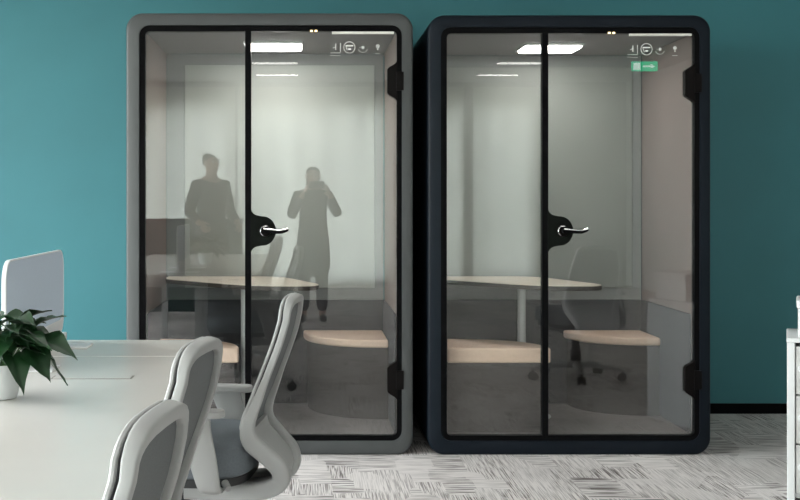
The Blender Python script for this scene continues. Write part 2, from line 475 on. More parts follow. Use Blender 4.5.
b1, g1 = booth(126, 413, 13, 455, M['shell_grey'], 'grey glazed office booth on the left with black inner frame and lever handle', (245, 251))
b2, g2 = booth(428, 711, 15, 453, M['shell_navy'], 'navy black glazed office booth on the right with black door hinges', (542.5, 548.5))

def quarter(cx, cy, sx, sy, rx, ry, n=18, k=2.3):
    """corner seat outline: corner (cx,cy), legs along sx*rx and sy*ry, curved front between"""
    pts = [(cx, cy)]
    for i in range(n+1):
        a = PI/2*i/n
        pts.append((cx+sx*rx*math.cos(a)**(2/k), cy+sy*ry*math.sin(a)**(2/k)))
    return pts

def corner_seat(cx, cy, sx, sy, rx, ry, zf, label):
    zc_ = .335 if sx > 0 else .367
    root = thing('corner_stool', label, 'stool', (cx+sx*rx*.4, cy+sy*ry*.4, zf), 0, 'corner stools inside the booths')
    ox, oy = root.location.x, root.location.y
    q = [(a-ox, b-oy) for a, b in quarter(cx, cy, sx, sy, rx, ry)]
    q2 = [(a-ox, b-oy) for a, b in quarter(cx, cy, sx, sy, rx-.022, ry-.022)]
    bm = prism(bmesh.new(), q2, 0, zc_); obj('base', bm, M['seat_base'], root)
    bm = prism(bmesh.new(), q, zc_, .408); obj('seat', bm, M['pink_wood'], root, bevel=.010, bseg=3)
    return root
W1, W2 = .012, .012
corner_seat(g1[1]-W1, .935, -1, -1, .435, .50, g1[2], 'peach-topped corner stool at back right inside the grey booth')
corner_seat(g1[0]+W1, .085, 1, 1, .43, .42, g1[2], 'peach-topped stool at front left of the grey booth, behind the office chair')
corner_seat(g2[1]-W2, .935, -1, -1, .425, .40, g2[2], 'peach-topped corner stool at back right inside the navy booth')
corner_seat(g2[0]+W2, .085, 1, 1, .50, .42, g2[2], 'peach-topped stool at front left inside the navy booth')

def booth_table(g, shift, label):
    x0 = g[0]; zf = g[2]
    root = thing('booth_table', label, 'table', (x0+.45, .55, zf), 0, 'tables inside the booths')
    pts = [(.012, .925), (.012, .70), (.50+shift, .16), (.79+shift, .14), (.845+shift, .24), (.66+shift, .82), (.55+shift, .925)]
    pts = smooth_poly([(a-.45, b-.55) for a, b in pts], [.01, .10, .22, .07, .10, .14, .06], 8)
    h = .795-zf
    bm = prism(bmesh.new(), pts, h-.024, h-.003); obj('edge_band', bm, M['edge_dark'], root, bevel=.003)
    ins = [(a*.995, b*.995) for a, b in pts]
    bm = prism(bmesh.new(), ins, h-.003, h); obj('tabletop', bm, M['wood'], root)
    bm = cyl(bmesh.new(), (0, 0, .012), (0, 0, h-.024), .022, n=24); obj('leg', bm, M['leg_white'], root)
    bm = lathe(bmesh.new(), [(.15, 0), (.15, .006), (.14, .010), (.03, .012)], 36); obj('base', bm, M['leg_white'], root, bevel=.002)
    return root
booth_table(g1, 0, 'pale-topped booth table with dark edge inside the grey booth')
booth_table(g2, -.04, 'pale-topped booth table with dark edge inside the navy booth')

# ------------------------------------------------------------------ the office chairs (facing -x)
def make_chair(label):
    root = thing('office_chair', label, 'chair', (0, 0, 0), 0, 'light grey swivel chairs')
    prof = [(.352, .850), (.336, .79), (.307, .71), (.272, .62), (.243, .545), (.247, .495), (.287, .452), (.329, .405), (.327, .358), (.26, .328), (.13, .322), (.03, .322)]
    hw =   [.150, .165, .176, .182, .180, .168, .146, .128, .108, .095, .085, .08]
    c = catmull([(x, 0, z) for x, z in prof], 6); wv = catmull([(w, 0, 0) for w in hw], 6)
    cs = [(p.x, w.x, p.z) for p, w in zip(c, wv)]
    # one continuous hoop: up the near rail, over the top, down the far rail
    near = [(x, -w, z) for x, w, z in reversed(cs)]
    far = [(x, w, z) for x, w, z in cs]
    top = []
    (x, w, z) = cs[0]
    for i in range(1, 12):
        a = PI*i/12
        e = .62
        top.append((x+.006*math.sin(a)**.7, -w*math.copysign(abs(math.cos(a))**e, math.cos(a)), z+.058*abs(math.sin(a))**e))
    path = near+top+far
    bm = bmesh.new()
    n1, n2 = len(near), len(top)
    ref = []
    for i in range(len(path)):
        j = i if i < n1 else (0 if i < n1+n2 else i-n1-n2)
        k = (len(cs)-1-j) if i < n1 else (0 if i < n1+n2 else j)
        p = Vector(cs[min(k+1, len(cs)-1)])-Vector(cs[max(k-1, 0)])
        ref.append(Vector((p.z, 0, -p.x)).normalized())   # in-depth direction, normal to the back sheet
    ra = []; rb = []
    for i in range(len(path)):
        k = (n1-1-i) if i < n1 else (0 if i < n1+n2 else i-n1-n2)
        f = k/(len(cs)-1)
        tp = math.sin(PI*(i-n1+1)/(n2+1)) if n1 <= i < n1+n2 else 0
        ra.append((.0105 if f < .22 else .0105+.0175*min(1, (f-.22)/.25))+.004*tp)
        rb.append(.0125 if f < .3 else .014+.012*min(1, (f-.3)/.2))
    sweep(bm, path, ra, rb, ref, 24, .42)
    obj('back_frame', bm, M['chair_frame'], root)
    # dark piping along the front edge of the hoop
    bm = bmesh.new()
    s0 = 40
    pp = []; rr = []
    for i, p in enumerate(path):
        k = (n1-1-i) if i < n1 else (0 if i < n1+n2 else i-n1-n2)
        if k <= 30:
            v = Vector(p); d = ref[i] if ref[i].x > 0 else -ref[i]
            y = v.y
            pp.append((v.x-d.x*.0125, y, v.z-d.z*.0125-.001)); rr.append(ref[i])
    sweep(bm, pp, .0025, .0105, rr, 8)
    obj('piping', bm, M['piping'], root)
    # mesh sheet in the hoop, curved, with thickness
    bm = bmesh.new(); rows = []
    K = 30; NY = 12
    x0_, w0_, z0_ = cs[0]
    caps = [(x0_+.006*(dz/.056), (w0_-.008)*math.sqrt(max(0, 1-(dz/.058)**3.2))**1.24, z0_+dz) for dz in (.054, .046, .034, .018)]
    cs_ = caps+[(x_, w_-.008, z_) for x_, w_, z_ in cs]; K += 4
    for k in range(0, K+1):
        x, w, z = cs_[k]
        p = Vector(cs_[k+1])-Vector(cs_[max(k-1, 0)]); nrm = Vector((p.z, 0, -p.x)).normalized()
        if nrm.x < 0: nrm = -nrm
        row = []
        for j in range(NY+1):
            u = -1+2*j/NY
            bow = -.006*(1-u*u)*min(1, k/8)
            row.append((Vector((x, u*w, z))+nrm*(bow-.006), nrm))
        rows.append(row)
    F = [[bm.verts.new(v-n*.003) for v, n in r] for r in rows]; G = [[bm.verts.new(v+n*.003) for v, n in r] for r in rows]
    for k in range(K):
        for j in range(NY):
            bm.faces.new([F[k][j], F[k][j+1], F[k+1][j+1], F[k+1][j]]); bm.faces.new([G[k][j], G[k+1][j], G[k+1][j+1], G[k][j+1]])
    for k in range(K):
        bm.faces.new([F[k][0], F[k+1][0], G[k+1][0], G[k][0]]); bm.faces.new([F[k][NY], G[k][NY], G[k+1][NY], F[k+1][NY]])
    for j in range(NY):
        bm.faces.new([F[0][j], G[0][j], G[0][j+1], F[0][j+1]]); bm.faces.new([F[K][j], F[K][j+1], G[K][j+1], G[K][j]])
    obj('back_mesh', bm, M['chair_mesh'], root)
    # thin front rim of the mesh, widening to a smooth head cap at the top
    bm = bmesh.new(); fp = []; fa = []; fb = []; fr = []
    for i, p in enumerate(path):
        k = (n1-1-i) if i < n1 else (0 if i < n1+n2 else i-n1-n2)
        if k > 31: continue
        v = Vector(p); d = ref[i] if ref[i].x > 0 else -ref[i]
        tp = math.sin(PI*(i-n1+1)/(n2+1)) if n1 <= i < n1+n2 else 0
        end = min(1, (31-k)/6)
        off = .020*end
        fp.append(Vector((v.x-d.x*off, v.y*.995, v.z-d.z*off-.004))); fa.append(.006); fb.append(.0125); fr.append(ref[i])
    sweep(bm, fp, fa, fb, fr, 14, .75)
    obj('front_rim', bm, M['chair_frame'], root)
    # broad bow joining the rails below the lumbar
    bm = bmesh.new(); F = []; G = []
    for k in range(27, len(cs)):
        x, w, z = cs[k]
        p = Vector(cs[min(k+1, len(cs)-1)])-Vector(cs[max(k-1, 0)]); nrm = Vector((p.z, 0, -p.x)).normalized()
        F.append([bm.verts.new(Vector((x, u*w, z))-nrm*.009) for u in (-1, -.5, 0, .5, 1)])
        G.append([bm.verts.new(Vector((x, u*w, z))+nrm*.009) for u in (-1, -.5, 0, .5, 1)])
    for k in range(len(F)-1):
        for j in range(4):
            bm.faces.new([F[k][j], F[k][j+1], F[k+1][j+1], F[k+1][j]]); bm.faces.new([G[k][j], G[k+1][j], G[k+1][j+1], G[k][j+1]])
        bm.faces.new([F[k][0], F[k+1][0], G[k+1][0], G[k][0]]); bm.faces.new([F[k][4], G[k][4], G[k+1][4], F[k+1][4]])
    for kk in (0, -1):
        for j in range(4): bm.faces.new([F[kk][j], F[kk][j+1], G[kk][j+1], G[kk][j]])
    obj('back_bow', bm, M['chair_frame'], root)
    # seat cushion: rounded outline, domed top, waterfall front
    bm = bmesh.new()
    def outline(s, n=48):
        o = []
        for i in range(n):
            a = 2*PI*i/n; c_, s_ = math.cos(a), math.sin(a); e = .55
            o.append((.005+.245*s*math.copysign(abs(c_)**e, c_), .245*s*math.copysign(abs(s_)**e, s_)))
        return o
    layers = [(.93, .385), (.985, .395), (1.0, .42), (1.0, .452), (.985, .474), (.93, .487), (.80, .494), (.5, .496), (.2, .496)]
    rings = [[bm.verts.new((x, y, z-.012*max(0, (-x-.14)/.1))) for x, y in outline(s)] for s, z in layers]
    for a, b in zip(rings, rings[1:]):
        for i in range(48): bm.faces.new([a[i], a[(i+1) % 48], b[(i+1) % 48], b[i]])
    bm.faces.new(rings[0][::-1]); bm.faces.new(rings[-1])
    obj('seat', bm, M['seat_fabric'], root)
    bm = prism(bmesh.new(), [(x*.97-.0, y*.97) for x, y in outline(.96)], .358, .386); obj('seat_pan', bm, M['dark_plastic'], root, bevel=.004)
    # arms
    for s in (-1, 1):
        pts = smooth_poly([(.01, s*.215), (.01, s*.290), (.170, s*.288), (.190, s*.25), (.170, s*.218)], [.03, .03, .03, .03, .02], 5)
        if s < 0: pts = pts[::-1]
        arm = obj('armrest', prism(bmesh.new(), pts, .575, .597), M['chair_frame'], root, bevel=.006, bseg=3)
        bm = bmesh.new()
        ph = catmull([(.090, s*.255, .578), (.103, s*.272, .53), (.126, s*.282, .45), (.140, s*.272, .38), (.140, s*.22, .352), (.135, s*.10, .348)], 6)
        N_ = len(ph)
        wd = [.052-.020*min(1, i/(N_*.7)) for i in range(N_)]
        sweep(bm, ph, wd, .011, (1, 0, 0), 14, .6)
        obj('arm_post', bm, M['chair_frame'], root)
    # mechanism, lift and star base
    bm = B(-.12, .14, -.075, .075, .300, .358); obj('tilt_mechanism', bm, M['dark_plastic'], root, smooth=False, bevel=.012)
    bm = bmesh.new(); cyl(bm, (.11, -.09, .345), (.175, -.20, .372), .006, n=10); cyl(bm, (.175, -.20, .372), (.19, -.225, .36), .012, .010, n=12)
    obj('tilt_lever', bm, M['chair_frame'], root)
    bm = cyl(bmesh.new(), (0, 0, .12), (0, 0, .30), .028, n=24); cyl(bm, (0, 0, .09), (0, 0, .20), .036, n=24); obj('gas_lift', bm, M['dark_plastic'], root)
    bm = lathe(bmesh.new(), [(.05, .075), (.06, .08), (.058, .118), (.04, .125)], 28)
    for i in range(5):
        a = 2*PI*i/5+.3; d = Vector((math.cos(a), math.sin(a), 0))
        pth = [d*.03+Vector((0, 0, .098)), d*.15+Vector((0, 0, .094)), d*.25+Vector((0, 0, .082)), d*.315+Vector((0, 0, .072))]
        sweep(bm, catmull(pth, 4), [.026-.010*j/12 for j in range(13)], [.018-.006*j/12 for j in range(13)], d.cross(Vector((0, 0, 1))), 12, .7)
    obj('star_base', bm, M['chair_frame'], root)
    for i in range(5):
        a = 2*PI*i/5+.3; d = Vector((math.cos(a), math.sin(a), 0)); t = d.cross(Vector((0, 0, 1))); p = d*.31
        bm = bmesh.new()
        for s in (-1, 1):
            q = p+t*s*.017; cyl(bm, (q.x-t.x*.009, q.y-t.y*.009, .028), (q.x+t.x*.009, q.y+t.y*.009, .028), .0275, n=20)
        cyl(bm, (p.x, p.y, .028), (p.x, p.y, .07), .009, n=10); cyl(bm, (p.x-t.x*.02, p.y-t.y*.02, .028), (p.x+t.x*.02, p.y+t.y*.02, .028), .012, n=12)
        obj('caster', bm, M['dark_plastic'], root, bevel=.002)
    return root

def relabel(o, label): o['label'] = label
CH = make_chair('light grey office chair farthest along the white desk, pulled out before the grey booth')
CH.location = (-.388, -2.03, 0); CH.rotation_euler = (0, 0, math.radians(-7))
c2 = copy_tree(CH); relabel(c2, 'light grey office chair tucked into the white desk, middle one of the row of three')
c2.location = (-.568, -3.30, 0); c2.rotation_euler = (0, 0, math.radians(-9))
c3 = copy_tree(CH); relabel(c3, 'light grey office chair at the white desk nearest the camera, cut off below')
c3.location = (-.560, -4.18, 0); c3.rotation_euler = (0, 0, math.radians(-7))
c4 = copy_tree(CH); relabel(c4, 'light grey office chair outside the picture, mirrored faintly in the navy booth door')
M['light_mesh'] = mat('pale_mesh', (.62, .64, .65, 1), .8)
for ch_ in c4.children:
    if ch_.name.startswith(('back_mesh', 'back_frame', 'back_bow')):
        ch_.material_slots[0].link = 'OBJECT'; ch_.material_slots[0].material = M['light_mesh'] if 'mesh' in ch_.name else M['white_plastic']
c4.location = (1.84, -2.52, 0); c4.rotation_euler = (0, 0, math.radians(78))

# ------------------------------------------------------------------ the white desk
TX0, TX1, TY0, TY1, TZ = -1.30, -.297, -4.75, -1.82, .75
desk = thing('office_desk', 'long white bench desk on the left with a centre screen and chairs along it', 'desk', ((TX0+TX1)/2, (TY0+TY1)/2, 0))
dx, dy = desk.location.x, desk.location.y
def dput(name, bm, m, parent=desk, **k):
    bmesh.ops.translate(bm, verts=bm.verts[:], vec=(-dx, -dy, 0)); return obj(name, bm, m, parent, **k)
YS = -2.26
dput('desktop', prism(bmesh.new(), smooth_poly([(TX0, YS+.004), (TX1, YS+.004), (TX1, TY1), (TX0, TY1)], [.003, .003, .05, .05], 6), TZ-.027, TZ), M['desk'], bevel=.003)
dput('desktop', prism(bmesh.new(), smooth_poly([(TX0, TY0), (TX1, TY0), (TX1, YS-.004), (TX0, YS-.004)], [.05, .05, .003, .003], 6), TZ-.027, TZ), M['desk'], bevel=.003)
sl = dput('cable_slot', B(-.66, -.45, -2.735, -2.675, TZ, TZ+.0008), M['gap'], smooth=False)
fl = dput('cable_flap', B(-.655, -.455, -2.729, -2.681, TZ+.0008, TZ+.0016), M['desk'], smooth=False)
for y0 in (-4.55, -2.35, -1.97):
    bm = bmesh.new()
    box(bm, TX0+.10, TX0+.15, y0, y0+.05, 0, TZ-.087); box(bm, TX1-.40, TX1-.35, y0, y0+.05, 0, TZ-.087); box(bm, TX0+.10, TX1-.35, y0, y0+.05, TZ-.087, TZ-.027)
    dput('desk_leg', bm, M['desk_frame'], smooth=False, bevel=.004)
bm = bmesh.new()
for x in (TX0+.16, TX1-.42): box(bm, x, x+.05, -4.5, -1.97, TZ-.067, TZ-.027)
dput('desk_beam', bm, M['desk_frame'], smooth=False)

# centre screen along the desk
SX = -.80; SY0, SY1 = -2.655, -1.85
scr = thing('desk_divider', 'low grey-blue desk screen with white rim standing on the white desk behind the plant', 'desk screen', (SX, (SY0+SY1)/2, TZ))
sy = scr.location.y
def yz(pts): return pts
def plate_x(pts, x0, x1):
    bm = prism(bmesh.new(), pts, x0, x1, 'z')     # built flat, then stood up: (y,z) outline, thickness along x
    for v in bm.verts: v.co = Vector((v.co.z, v.co.x, v.co.y))
    return bm
zt = 1.052-TZ
bm = bmesh.new()
ring_prism(bm, rrect(SY0-sy, SY1-sy, .030, zt, .06, 8), rrect(SY0-sy+.008, SY1-sy-.004, .075, zt-.004, .054, 8), -.006, .006)
for v in bm.verts: v.co = Vector((v.co.y, v.co.x, v.co.z))
obj('rim', bm, M['white_plastic'], scr, bevel=.002)
obj('screen_panel', plate_x(rrect(SY0-sy+.007, SY1-sy-.003, .074, zt-.003, .054, 8), -.004, .004), M['divider'], scr)
for y in (SY0-sy+.10, SY1-sy-.16):
    bm = bmesh.new(); box(bm, -.012, .012, y-.05, y+.05, .006, .034); box(bm, -.12, .12, y-.055, y+.055, 0, .006)
    obj('foot', bm, M['white_plastic'], scr, smooth=False, bevel=.002)
obj('base_rail', B(-.018, .018, SY0-sy+.01, SY1-sy-.01, .0062, .031), M['white_plastic'], scr, smooth=False, bevel=.003)

# ------------------------------------------------------------------ the plant
px, py_ = -.718, -3.05
plant = thing('potted_plant', 'dark green leafy plant in a white pot on the white desk', 'plant', (px, py_, TZ))
obj('pot', lathe(bmesh.new(), [(.036, 0), (.042, .002), (.046, .012), (.056, .078), (.0575, .082), (.0545, .082), (.052, .074)], 40), M['pot'], plant)
obj('soil', lathe(bmesh.new(), [(.051, .058), (.052, .070), (.03, .073), (.004, .074)], 28), M['soil'], plant)
bmL = bmesh.new(); bmS = bmesh.new()
rnd = random.Random(7)
def leaf(bm, base, direction, length, width, droop, roll):
    d = Vector(direction).normalized(); side = d.cross(Vector((0, 0, 1))).normalized()
    up = side.cross(d).normalized()
    R = Matrix.Rotation(roll, 3, d); side = R @ side; up = R @ up
    prof = [(-.10, .42), (-.04, .74), (.08, .98), (.22, 1.0), (.38, .86), (.54, .62), (.70, .36), (.85, .15), (1.0, .01)]
    NJ = 4; L = []
    for q, (t, w) in enumerate(prof):
        tt = max(t, 0)
        c = Vector(base)+d*length*tt+Vector((0, 0, -1))*droop*length*tt*tt
        row = []
        for jn in range(-NJ, NJ+1):
            u = jn/NJ; hw = width*w/2
            off = d*length*(min(t, 0)*abs(u)**.5)
            wave = .035*length*math.sin(q*1.7+(1 if u > 0 else 2.1))*abs(u)**2
            p = c+side*hw*u+up*(abs(u)*hw*.30+wave)+off
            p.z = max(p.z, .004)
            row.append(p)
        L.append(row)
    vs = [[bm.verts.new(p) for p in r] for r in L]
    vb = [[bm.verts.new(p-up*.0007) for p in r] for r in L]
    K = 2*NJ
    for a, b, c, e in zip(vs, vs[1:], vb, vb[1:]):
        for j in range(K):
            bm.faces.new([a[j], a[j+1], b[j+1], b[j]]); bm.faces.new([c[j], e[j], e[j+1], c[j+1]])
        bm.faces.new([a[0], b[0], e[0], c[0]]); bm.faces.new([a[K], c[K], e[K], b[K]])
spec = []
for i in range(95):
    el_ = rnd.uniform(-.02, 1.3)
    spec.append((rnd.uniform(0, 2*PI), el_, rnd.uniform(.035, .100), rnd.uniform(.050, .075), None))
for az, el, r, ln, dz in [(-.1, .62, .115, .085, .55), (-.25, .22, .12, .095, -.12), (-.5, .02, .10, .085, -.85), (-.15, -.1, .10, .085, -.7), (-.95, -.1, .09, .085, -.9),
                      (.25, .9, .10, .075, .6), (-.7, .45, .11, .085, -.25), (-1.3, .35, .10, .085, -.5), (-1.6, .7, .10, .08, .1), (-1.1, .75, .10, .08, .1), (-.6, .95, .10, .075, .3), (-1.5, 0, .095, .08, -.8)]:
    spec.append((az, el, r, ln, dz))
for az, el, r, ln, dz in spec:
    front = dz is None and math.sin(az) < -.4 and math.cos(az) < .6
    if front: el = max(el, .55)
    d = Vector((math.cos(az)*math.cos(el), math.sin(az)*math.cos(el), math.sin(el)))
    root_ = Vector((math.cos(az)*.02, math.sin(az)*.02, .07))
    tip = Vector((0, 0, .116))+Vector((d.x*r, d.y*r, d.z*r*.85))
    h = Vector((tip.x, tip.y, 0))
    if tip.z < .11 and h.length < .068:
        h = h.normalized()*.068; tip = Vector((h.x, h.y, tip.z))
    mid = (root_+tip)/2+Vector((0, 0, .03))
    sweep(bmS, catmull([root_, mid, tip], 4), .0016, .0016, (0, 0, 1) if abs(d.z) < .9 else (1, 0, 0), 6)
    zz_ = rnd.uniform(-.45, .25)+.35*math.sin(el) if dz is None else dz
    if front: zz_ = abs(zz_)*.5
    ld = Vector((math.cos(az+rnd.uniform(-.3, .3)), math.sin(az+rnd.uniform(-.3, .3)), zz_))
    leaf(bmL, tip, ld, ln, ln*rnd.uniform(.70, .9), rnd.uniform(.1, .4), rnd.uniform(-.5, .5))
obj('stem', bmS, M['stem'], plant)
obj('foliage', bmL, M['leaf'], plant, recalc=False)

# ------------------------------------------------------------------ white cabinet at the right edge
ca = math.atan2(482, FPX)
cp = P(787, 338, 5.0)
cab = thing('low_cabinet', 'white low cabinet cut off by the right picture edge', 'cabinet', (cp.x, cp.y, 0), -ca)
ch = cp.z
bm = bmesh.new(); cw, cd = .42, .40
box(bm, 0, .03, 0, cd, 0, ch-.018); box(bm, cw-.03, cw, 0, cd, 0, ch-.018); box(bm, .03, cw-.03, cd-.02, cd, 0, ch-.018); box(bm, .03, cw-.03, .02, cd-.02, .03, .05)
obj('body', bm, M['white_plastic'], cab, smooth=False, bevel=.004)
obj('top', prism(bmesh.new(), [(-.002, -.004), (cw+.002, -.004), (cw+.002, cd), (-.002, cd)], ch-.018, ch), M['white_plastic'], cab, smooth=False, bevel=.004)
zz = .05
for k, hgt in enumerate((.24, .18, .18)):
    hgt = (ch-.03-.05)/3
    dr = obj('drawer', B(.033, cw-.033, .006, .30, zz+.003, zz+hgt-.003), M['desk_frame'], cab, smooth=False, bevel=.003)
    bm = cyl(bmesh.new(), (.055, -.016, zz+hgt*.55), (.055, .008, zz+hgt*.55), .016, .012, 24)
    obj('knob', bm, M['white_plastic'], dr, bevel=.003)
    zz += hgt
bp_ = thing('storage_box', 'white lidded box standing on the white cabinet at the right edge', 'box', (cp.x, cp.y, ch), -ca)
obj('body', B(.042, .34, .02, .28, 0, .115), M['white_plastic'], bp_, smooth=False, bevel=.006)
obj('lid', B(.036, .346, .014, .286, .115, .150), M['white_plastic'], bp_, smooth=False, bevel=.008)

# ------------------------------------------------------------------ behind the camera: what the glass mirrors; overhead: added lights
LL = [(-.36, -9.0, .56), (2.57, -9.0, .56), (-.36, -10.44, .56), (2.52, -10.44, .54)]
LL += [(x, y, 1.2) for x in (-2.4, -.4, 1.6) for y in (-5.4, -3.6, -1.8)]  # unseen nearer rows, added to brighten the room
for i, (lx, ly, wd) in enumerate(LL):
    dp = .07 if ly < -9 else .16
    o = thing('linear_ceiling_light', 'slim white linear light on the office ceiling, near rows added for brightness', 'ceiling light', (lx, ly, ZC), 0, 'linear office ceiling lights')
    obj('housing', B(-wd/2, wd/2, -dp/2, dp/2, -.05, 0), M['leg_white'], o, smooth=False)
    obj('diffuser', B(-wd/2+.01, wd/2-.01, -dp/2+.005, dp/2-.005, -.058, -.05), M['tube'] if ly < -9 else M['tube_soft'], o, smooth=False)
ex = thing('exit_sign', 'green exit sign hung from the office ceiling, mirrored in the navy booth', 'sign', (3.89, -8.4, 2.745))
obj('sign_body', B(-.15, .15, -.015, .015, -.055, .055), M['exit'], ex, smooth=False, bevel=.004)
bm = bmesh.new(); box(bm, -.02, .07, .0152, .017, -.010, .010); prism(bm, [(.07, -.028), (.115, 0), (.07, .028)], .0152, .017, 'y'); box(bm, -.13, -.05, .0152, .017, -.04, .04)
obj('arrow', bm, M['exit_white'], ex, smooth=False)
for x in (-.1, .1): obj('rod', cyl(bmesh.new(), (x, 0, .05), (x, 0, .155), .005, n=8), M['leg_white'], ex)

pt = thing('office_partition', 'dark green low partition standing behind the camera', 'partition', (-1.35, -7.1, 0))
obj('panel', B(-.55, .70, -.025, .025, .05, 1.0), M['partition'], pt, smooth=False, bevel=.006)
obj('trim', B(-.56, .71, -.03, .03, 1.0, 1.02), M['black'], pt, smooth=False)
for x in (-.45, .60): obj('foot', B(x-.03, x+.03, -.2, .2, 0, .05), M['black'], pt, smooth=False, bevel=.004)

def skin_mesh(name, nodes, edges, m, parent, root=0, sub=2):
    me = bpy.data.meshes.new(name)
    me.from_pydata([n[0] for n in nodes], edges, []); me.update()
    o = bpy.data.objects.new(name, me); COL.objects.link(o); me.materials.append(m); o.parent = parent
    sk = o.modifiers.new('skin', 'SKIN'); sk.use_smooth_shade = True
    if not me.skin_vertices: 
        bpy.context.view_layer.objects.active = o
    for i, n in enumerate(nodes):
        r = n[1] if isinstance(n[1], tuple) else (n[1], n[1])
        me.skin_vertices[0].data[i].radius = r
        me.skin_vertices[0].data[i].use_root = (i == root)
    s = o.modifiers.new('sub', 'SUBSURF'); s.levels = sub; s.render_levels = sub
    return o

def person(label, loc, rz, H, pose):
    """a standing adult, facing +y, H tall; built on one skeleton"""
    root = thing('person', label, 'person', loc, rz)
    k = H/1.70
    V = lambda x, y, z: (x*k, y*k, z*k)
    hands = pose['hands']; elbows = pose['elbows']
    N = [(V(0, 0, .92), (.14*k, .10*k)), (V(0, .0, 1.08), (.125*k, .09*k)), (V(0, .0, 1.25), (.145*k, .10*k)), (V(0, -.01, 1.38), (.12*k, .08*k)), (V(0, -.005, 1.45), .055*k), (V(0, .01, 1.52), .058*k), (V(0, .02, 1.58), (.072*k, .088*k)), (V(0, .015, 1.655), (.066*k, .080*k))]
    E = [(0, 1), (1, 2), (2, 3), (3, 4), (4, 5), (5, 6), (6, 7)]
    for s, i in ((-1, 0), (1, 1)):
        b = len(N)
        N += [(V(s*.155, -.01, 1.37), .058*k), (V(*elbows[i]), .042*k), (V(*hands[i]), .030*k)]
        E += [(3, b), (b, b+1), (b+1, b+2)]
    for s in (-1, 1):
        b = len(N)
        N += [(V(s*.09, 0, .84), .090*k), (V(s*.095, .015, .48), .058*k), (V(s*.10, -.015, .10), .040*k), (V(s*.105, .02, .045), .042*k), (V(s*.115, .13, .03), .032*k)]
        E += [(0, b), (b, b+1), (b+1, b+2), (b+2, b+3), (b+3, b+4)]
    skin_mesh('body', N, E, M['skin'], root)
    # coat and sleeves, slightly proud of the body
    N2 = [(V(0, 0, .46), (.215*k, .165*k)), (V(0, 0, .68), (.205*k, .16*k)), (V(0, 0, .90), (.190*k, .15*k)), (V(0, 0, 1.08), (.16*k, .125*k)), (V(0, 0, 1.25), (.168*k, .125*k)), (V(0, -.01, 1.375), (.14*k, .10*k)), (V(0, -.008, 1.44), .072*k)]
    E2 = [(0, 1), (1, 2), (2, 3), (3, 4), (4, 5), (5, 6)]
    for s, i in ((-1, 0), (1, 1)):
        b = len(N2)
        e = Vector(elbows[i]); h = Vector(hands[i]); wr = e.lerp(h, .86)
        N2 += [(V(s*.165, -.01, 1.365), .076*k), (V(*e), .060*k), (V(*wr), .046*k)]
        E2 += [(5, b), (b, b+1), (b+1, b+2)]
    skin_mesh('coat', N2, E2, M[pose['coat']], root)
    for s in (-1, 1):
        skin_mesh('trouser_leg', [(V(s*.09, 0, .80), .100*k), (V(s*.095, .015, .48), .074*k), (V(s*.10, -.012, .10), .062*k)], [(0, 1), (1, 2)], M['trouser'], root)
        skin_mesh('shoe', [(V(s*.105, -.03, .045), .046*k), (V(s*.11, .06, .042), .046*k), (V(s*.118, .155, .036), .036*k)], [(0, 1), (1, 2)], M['shoe'], root)
    # fingers, curled round what is held
    for i, s in ((0, -1), (1, 1)):
        h = Vector(hands[i]); e = Vector(elbows[i]); d = (h-e).normalized(); inw = Vector((-s, 0, 0)); inw = (inw-d*inw.dot(d)).normalized(); up = d.cross(inw)
        nodes = [(V(*h), .028*k), (V(*(h+d*.05)), .034*k)]; ed = [(0, 1)]
        for f, (off, ln) in enumerate(((-.030, .068), (-.010, .078), (.010, .074), (.030, .058))):
            b = len(nodes)
            p0 = h+d*.055+up*off; p1 = p0+d*ln*.5+inw*.004; p2 = p1+(d*.4+inw*.8).normalized()*ln*.35; p3 = p2+(inw-d*.25).normalized()*ln*.28
            nodes += [(V(*p0), .010*k), (V(*p1), .0092*k), (V(*p2), .0086*k), (V(*p3), .0078*k)]
            ed += [(1, b), (b, b+1), (b+1, b+2), (b+2, b+3)]
        b = len(nodes); q0 = h+d*.015-up*.028+inw*.01; q1 = q0+(d*.6-up*.4+inw*.5).normalized()*.035; q2 = q1+(d*.7+inw*.6).normalized()*.028
        nodes += [(V(*q0), .013*k), (V(*q1), .011*k), (V(*q2), .009*k)]; ed += [(0, b), (b, b+1), (b+1, b+2)]
        skin_mesh('hand', nodes, ed, M['skin'], root)
    # face
    for s in (-1, 1):
        eb = bmesh.new(); bmesh.ops.create_uvsphere(eb, u_segments=14, v_segments=10, radius=.012*k, matrix=Matrix.Translation(V(s*.030, .079, 1.60)))
        ey = obj('eye', eb, M['eye'], root)
        eb = bmesh.new(); bmesh.ops.create_uvsphere(eb, u_segments=12, v_segments=8, radius=.0068*k, matrix=Matrix.Translation(V(s*.030, .0855, 1.60)))
        obj('iris', eb, M['hair'], ey)
        eb = bmesh.new(); sweep(eb, catmull([V(s*.014, .090, 1.622), V(s*.032, .092, 1.627), V(s*.050, .080, 1.620)], 4), .003*k, .004*k, (0, 0, 1), 8)
        obj('eyebrow', eb, M['hair'], root)
    bm = bmesh.new(); sweep(bm, catmull([V(0, .098, 1.60), V(0, .112, 1.575), V(0, .118, 1.557), V(0, .098, 1.548)], 4), [.006+.006*i/12 for i in range(13)], .009*k, (1, 0, 0), 10)
    obj('nose', bm, M['skin'], root)
    bm = bmesh.new(); sweep(bm, catmull([V(-.024, .090, 1.527), V(0, .099, 1.529), V(.024, .090, 1.527)], 5), .006*k, .005*k, (0, 0, 1), 8)
    obj('mouth', bm, M['lip'], root)
    for s in (-1, 1):
        bm = bmesh.new(); bmesh.ops.create_uvsphere(bm, u_segments=12, v_segments=8, radius=1, matrix=Matrix.Translation(V(s*.076, .01, 1.585)) @ Matrix.Diagonal((.010*k, .018*k, .030*k, 1)))
        obj('ear', bm, M['skin'], root)
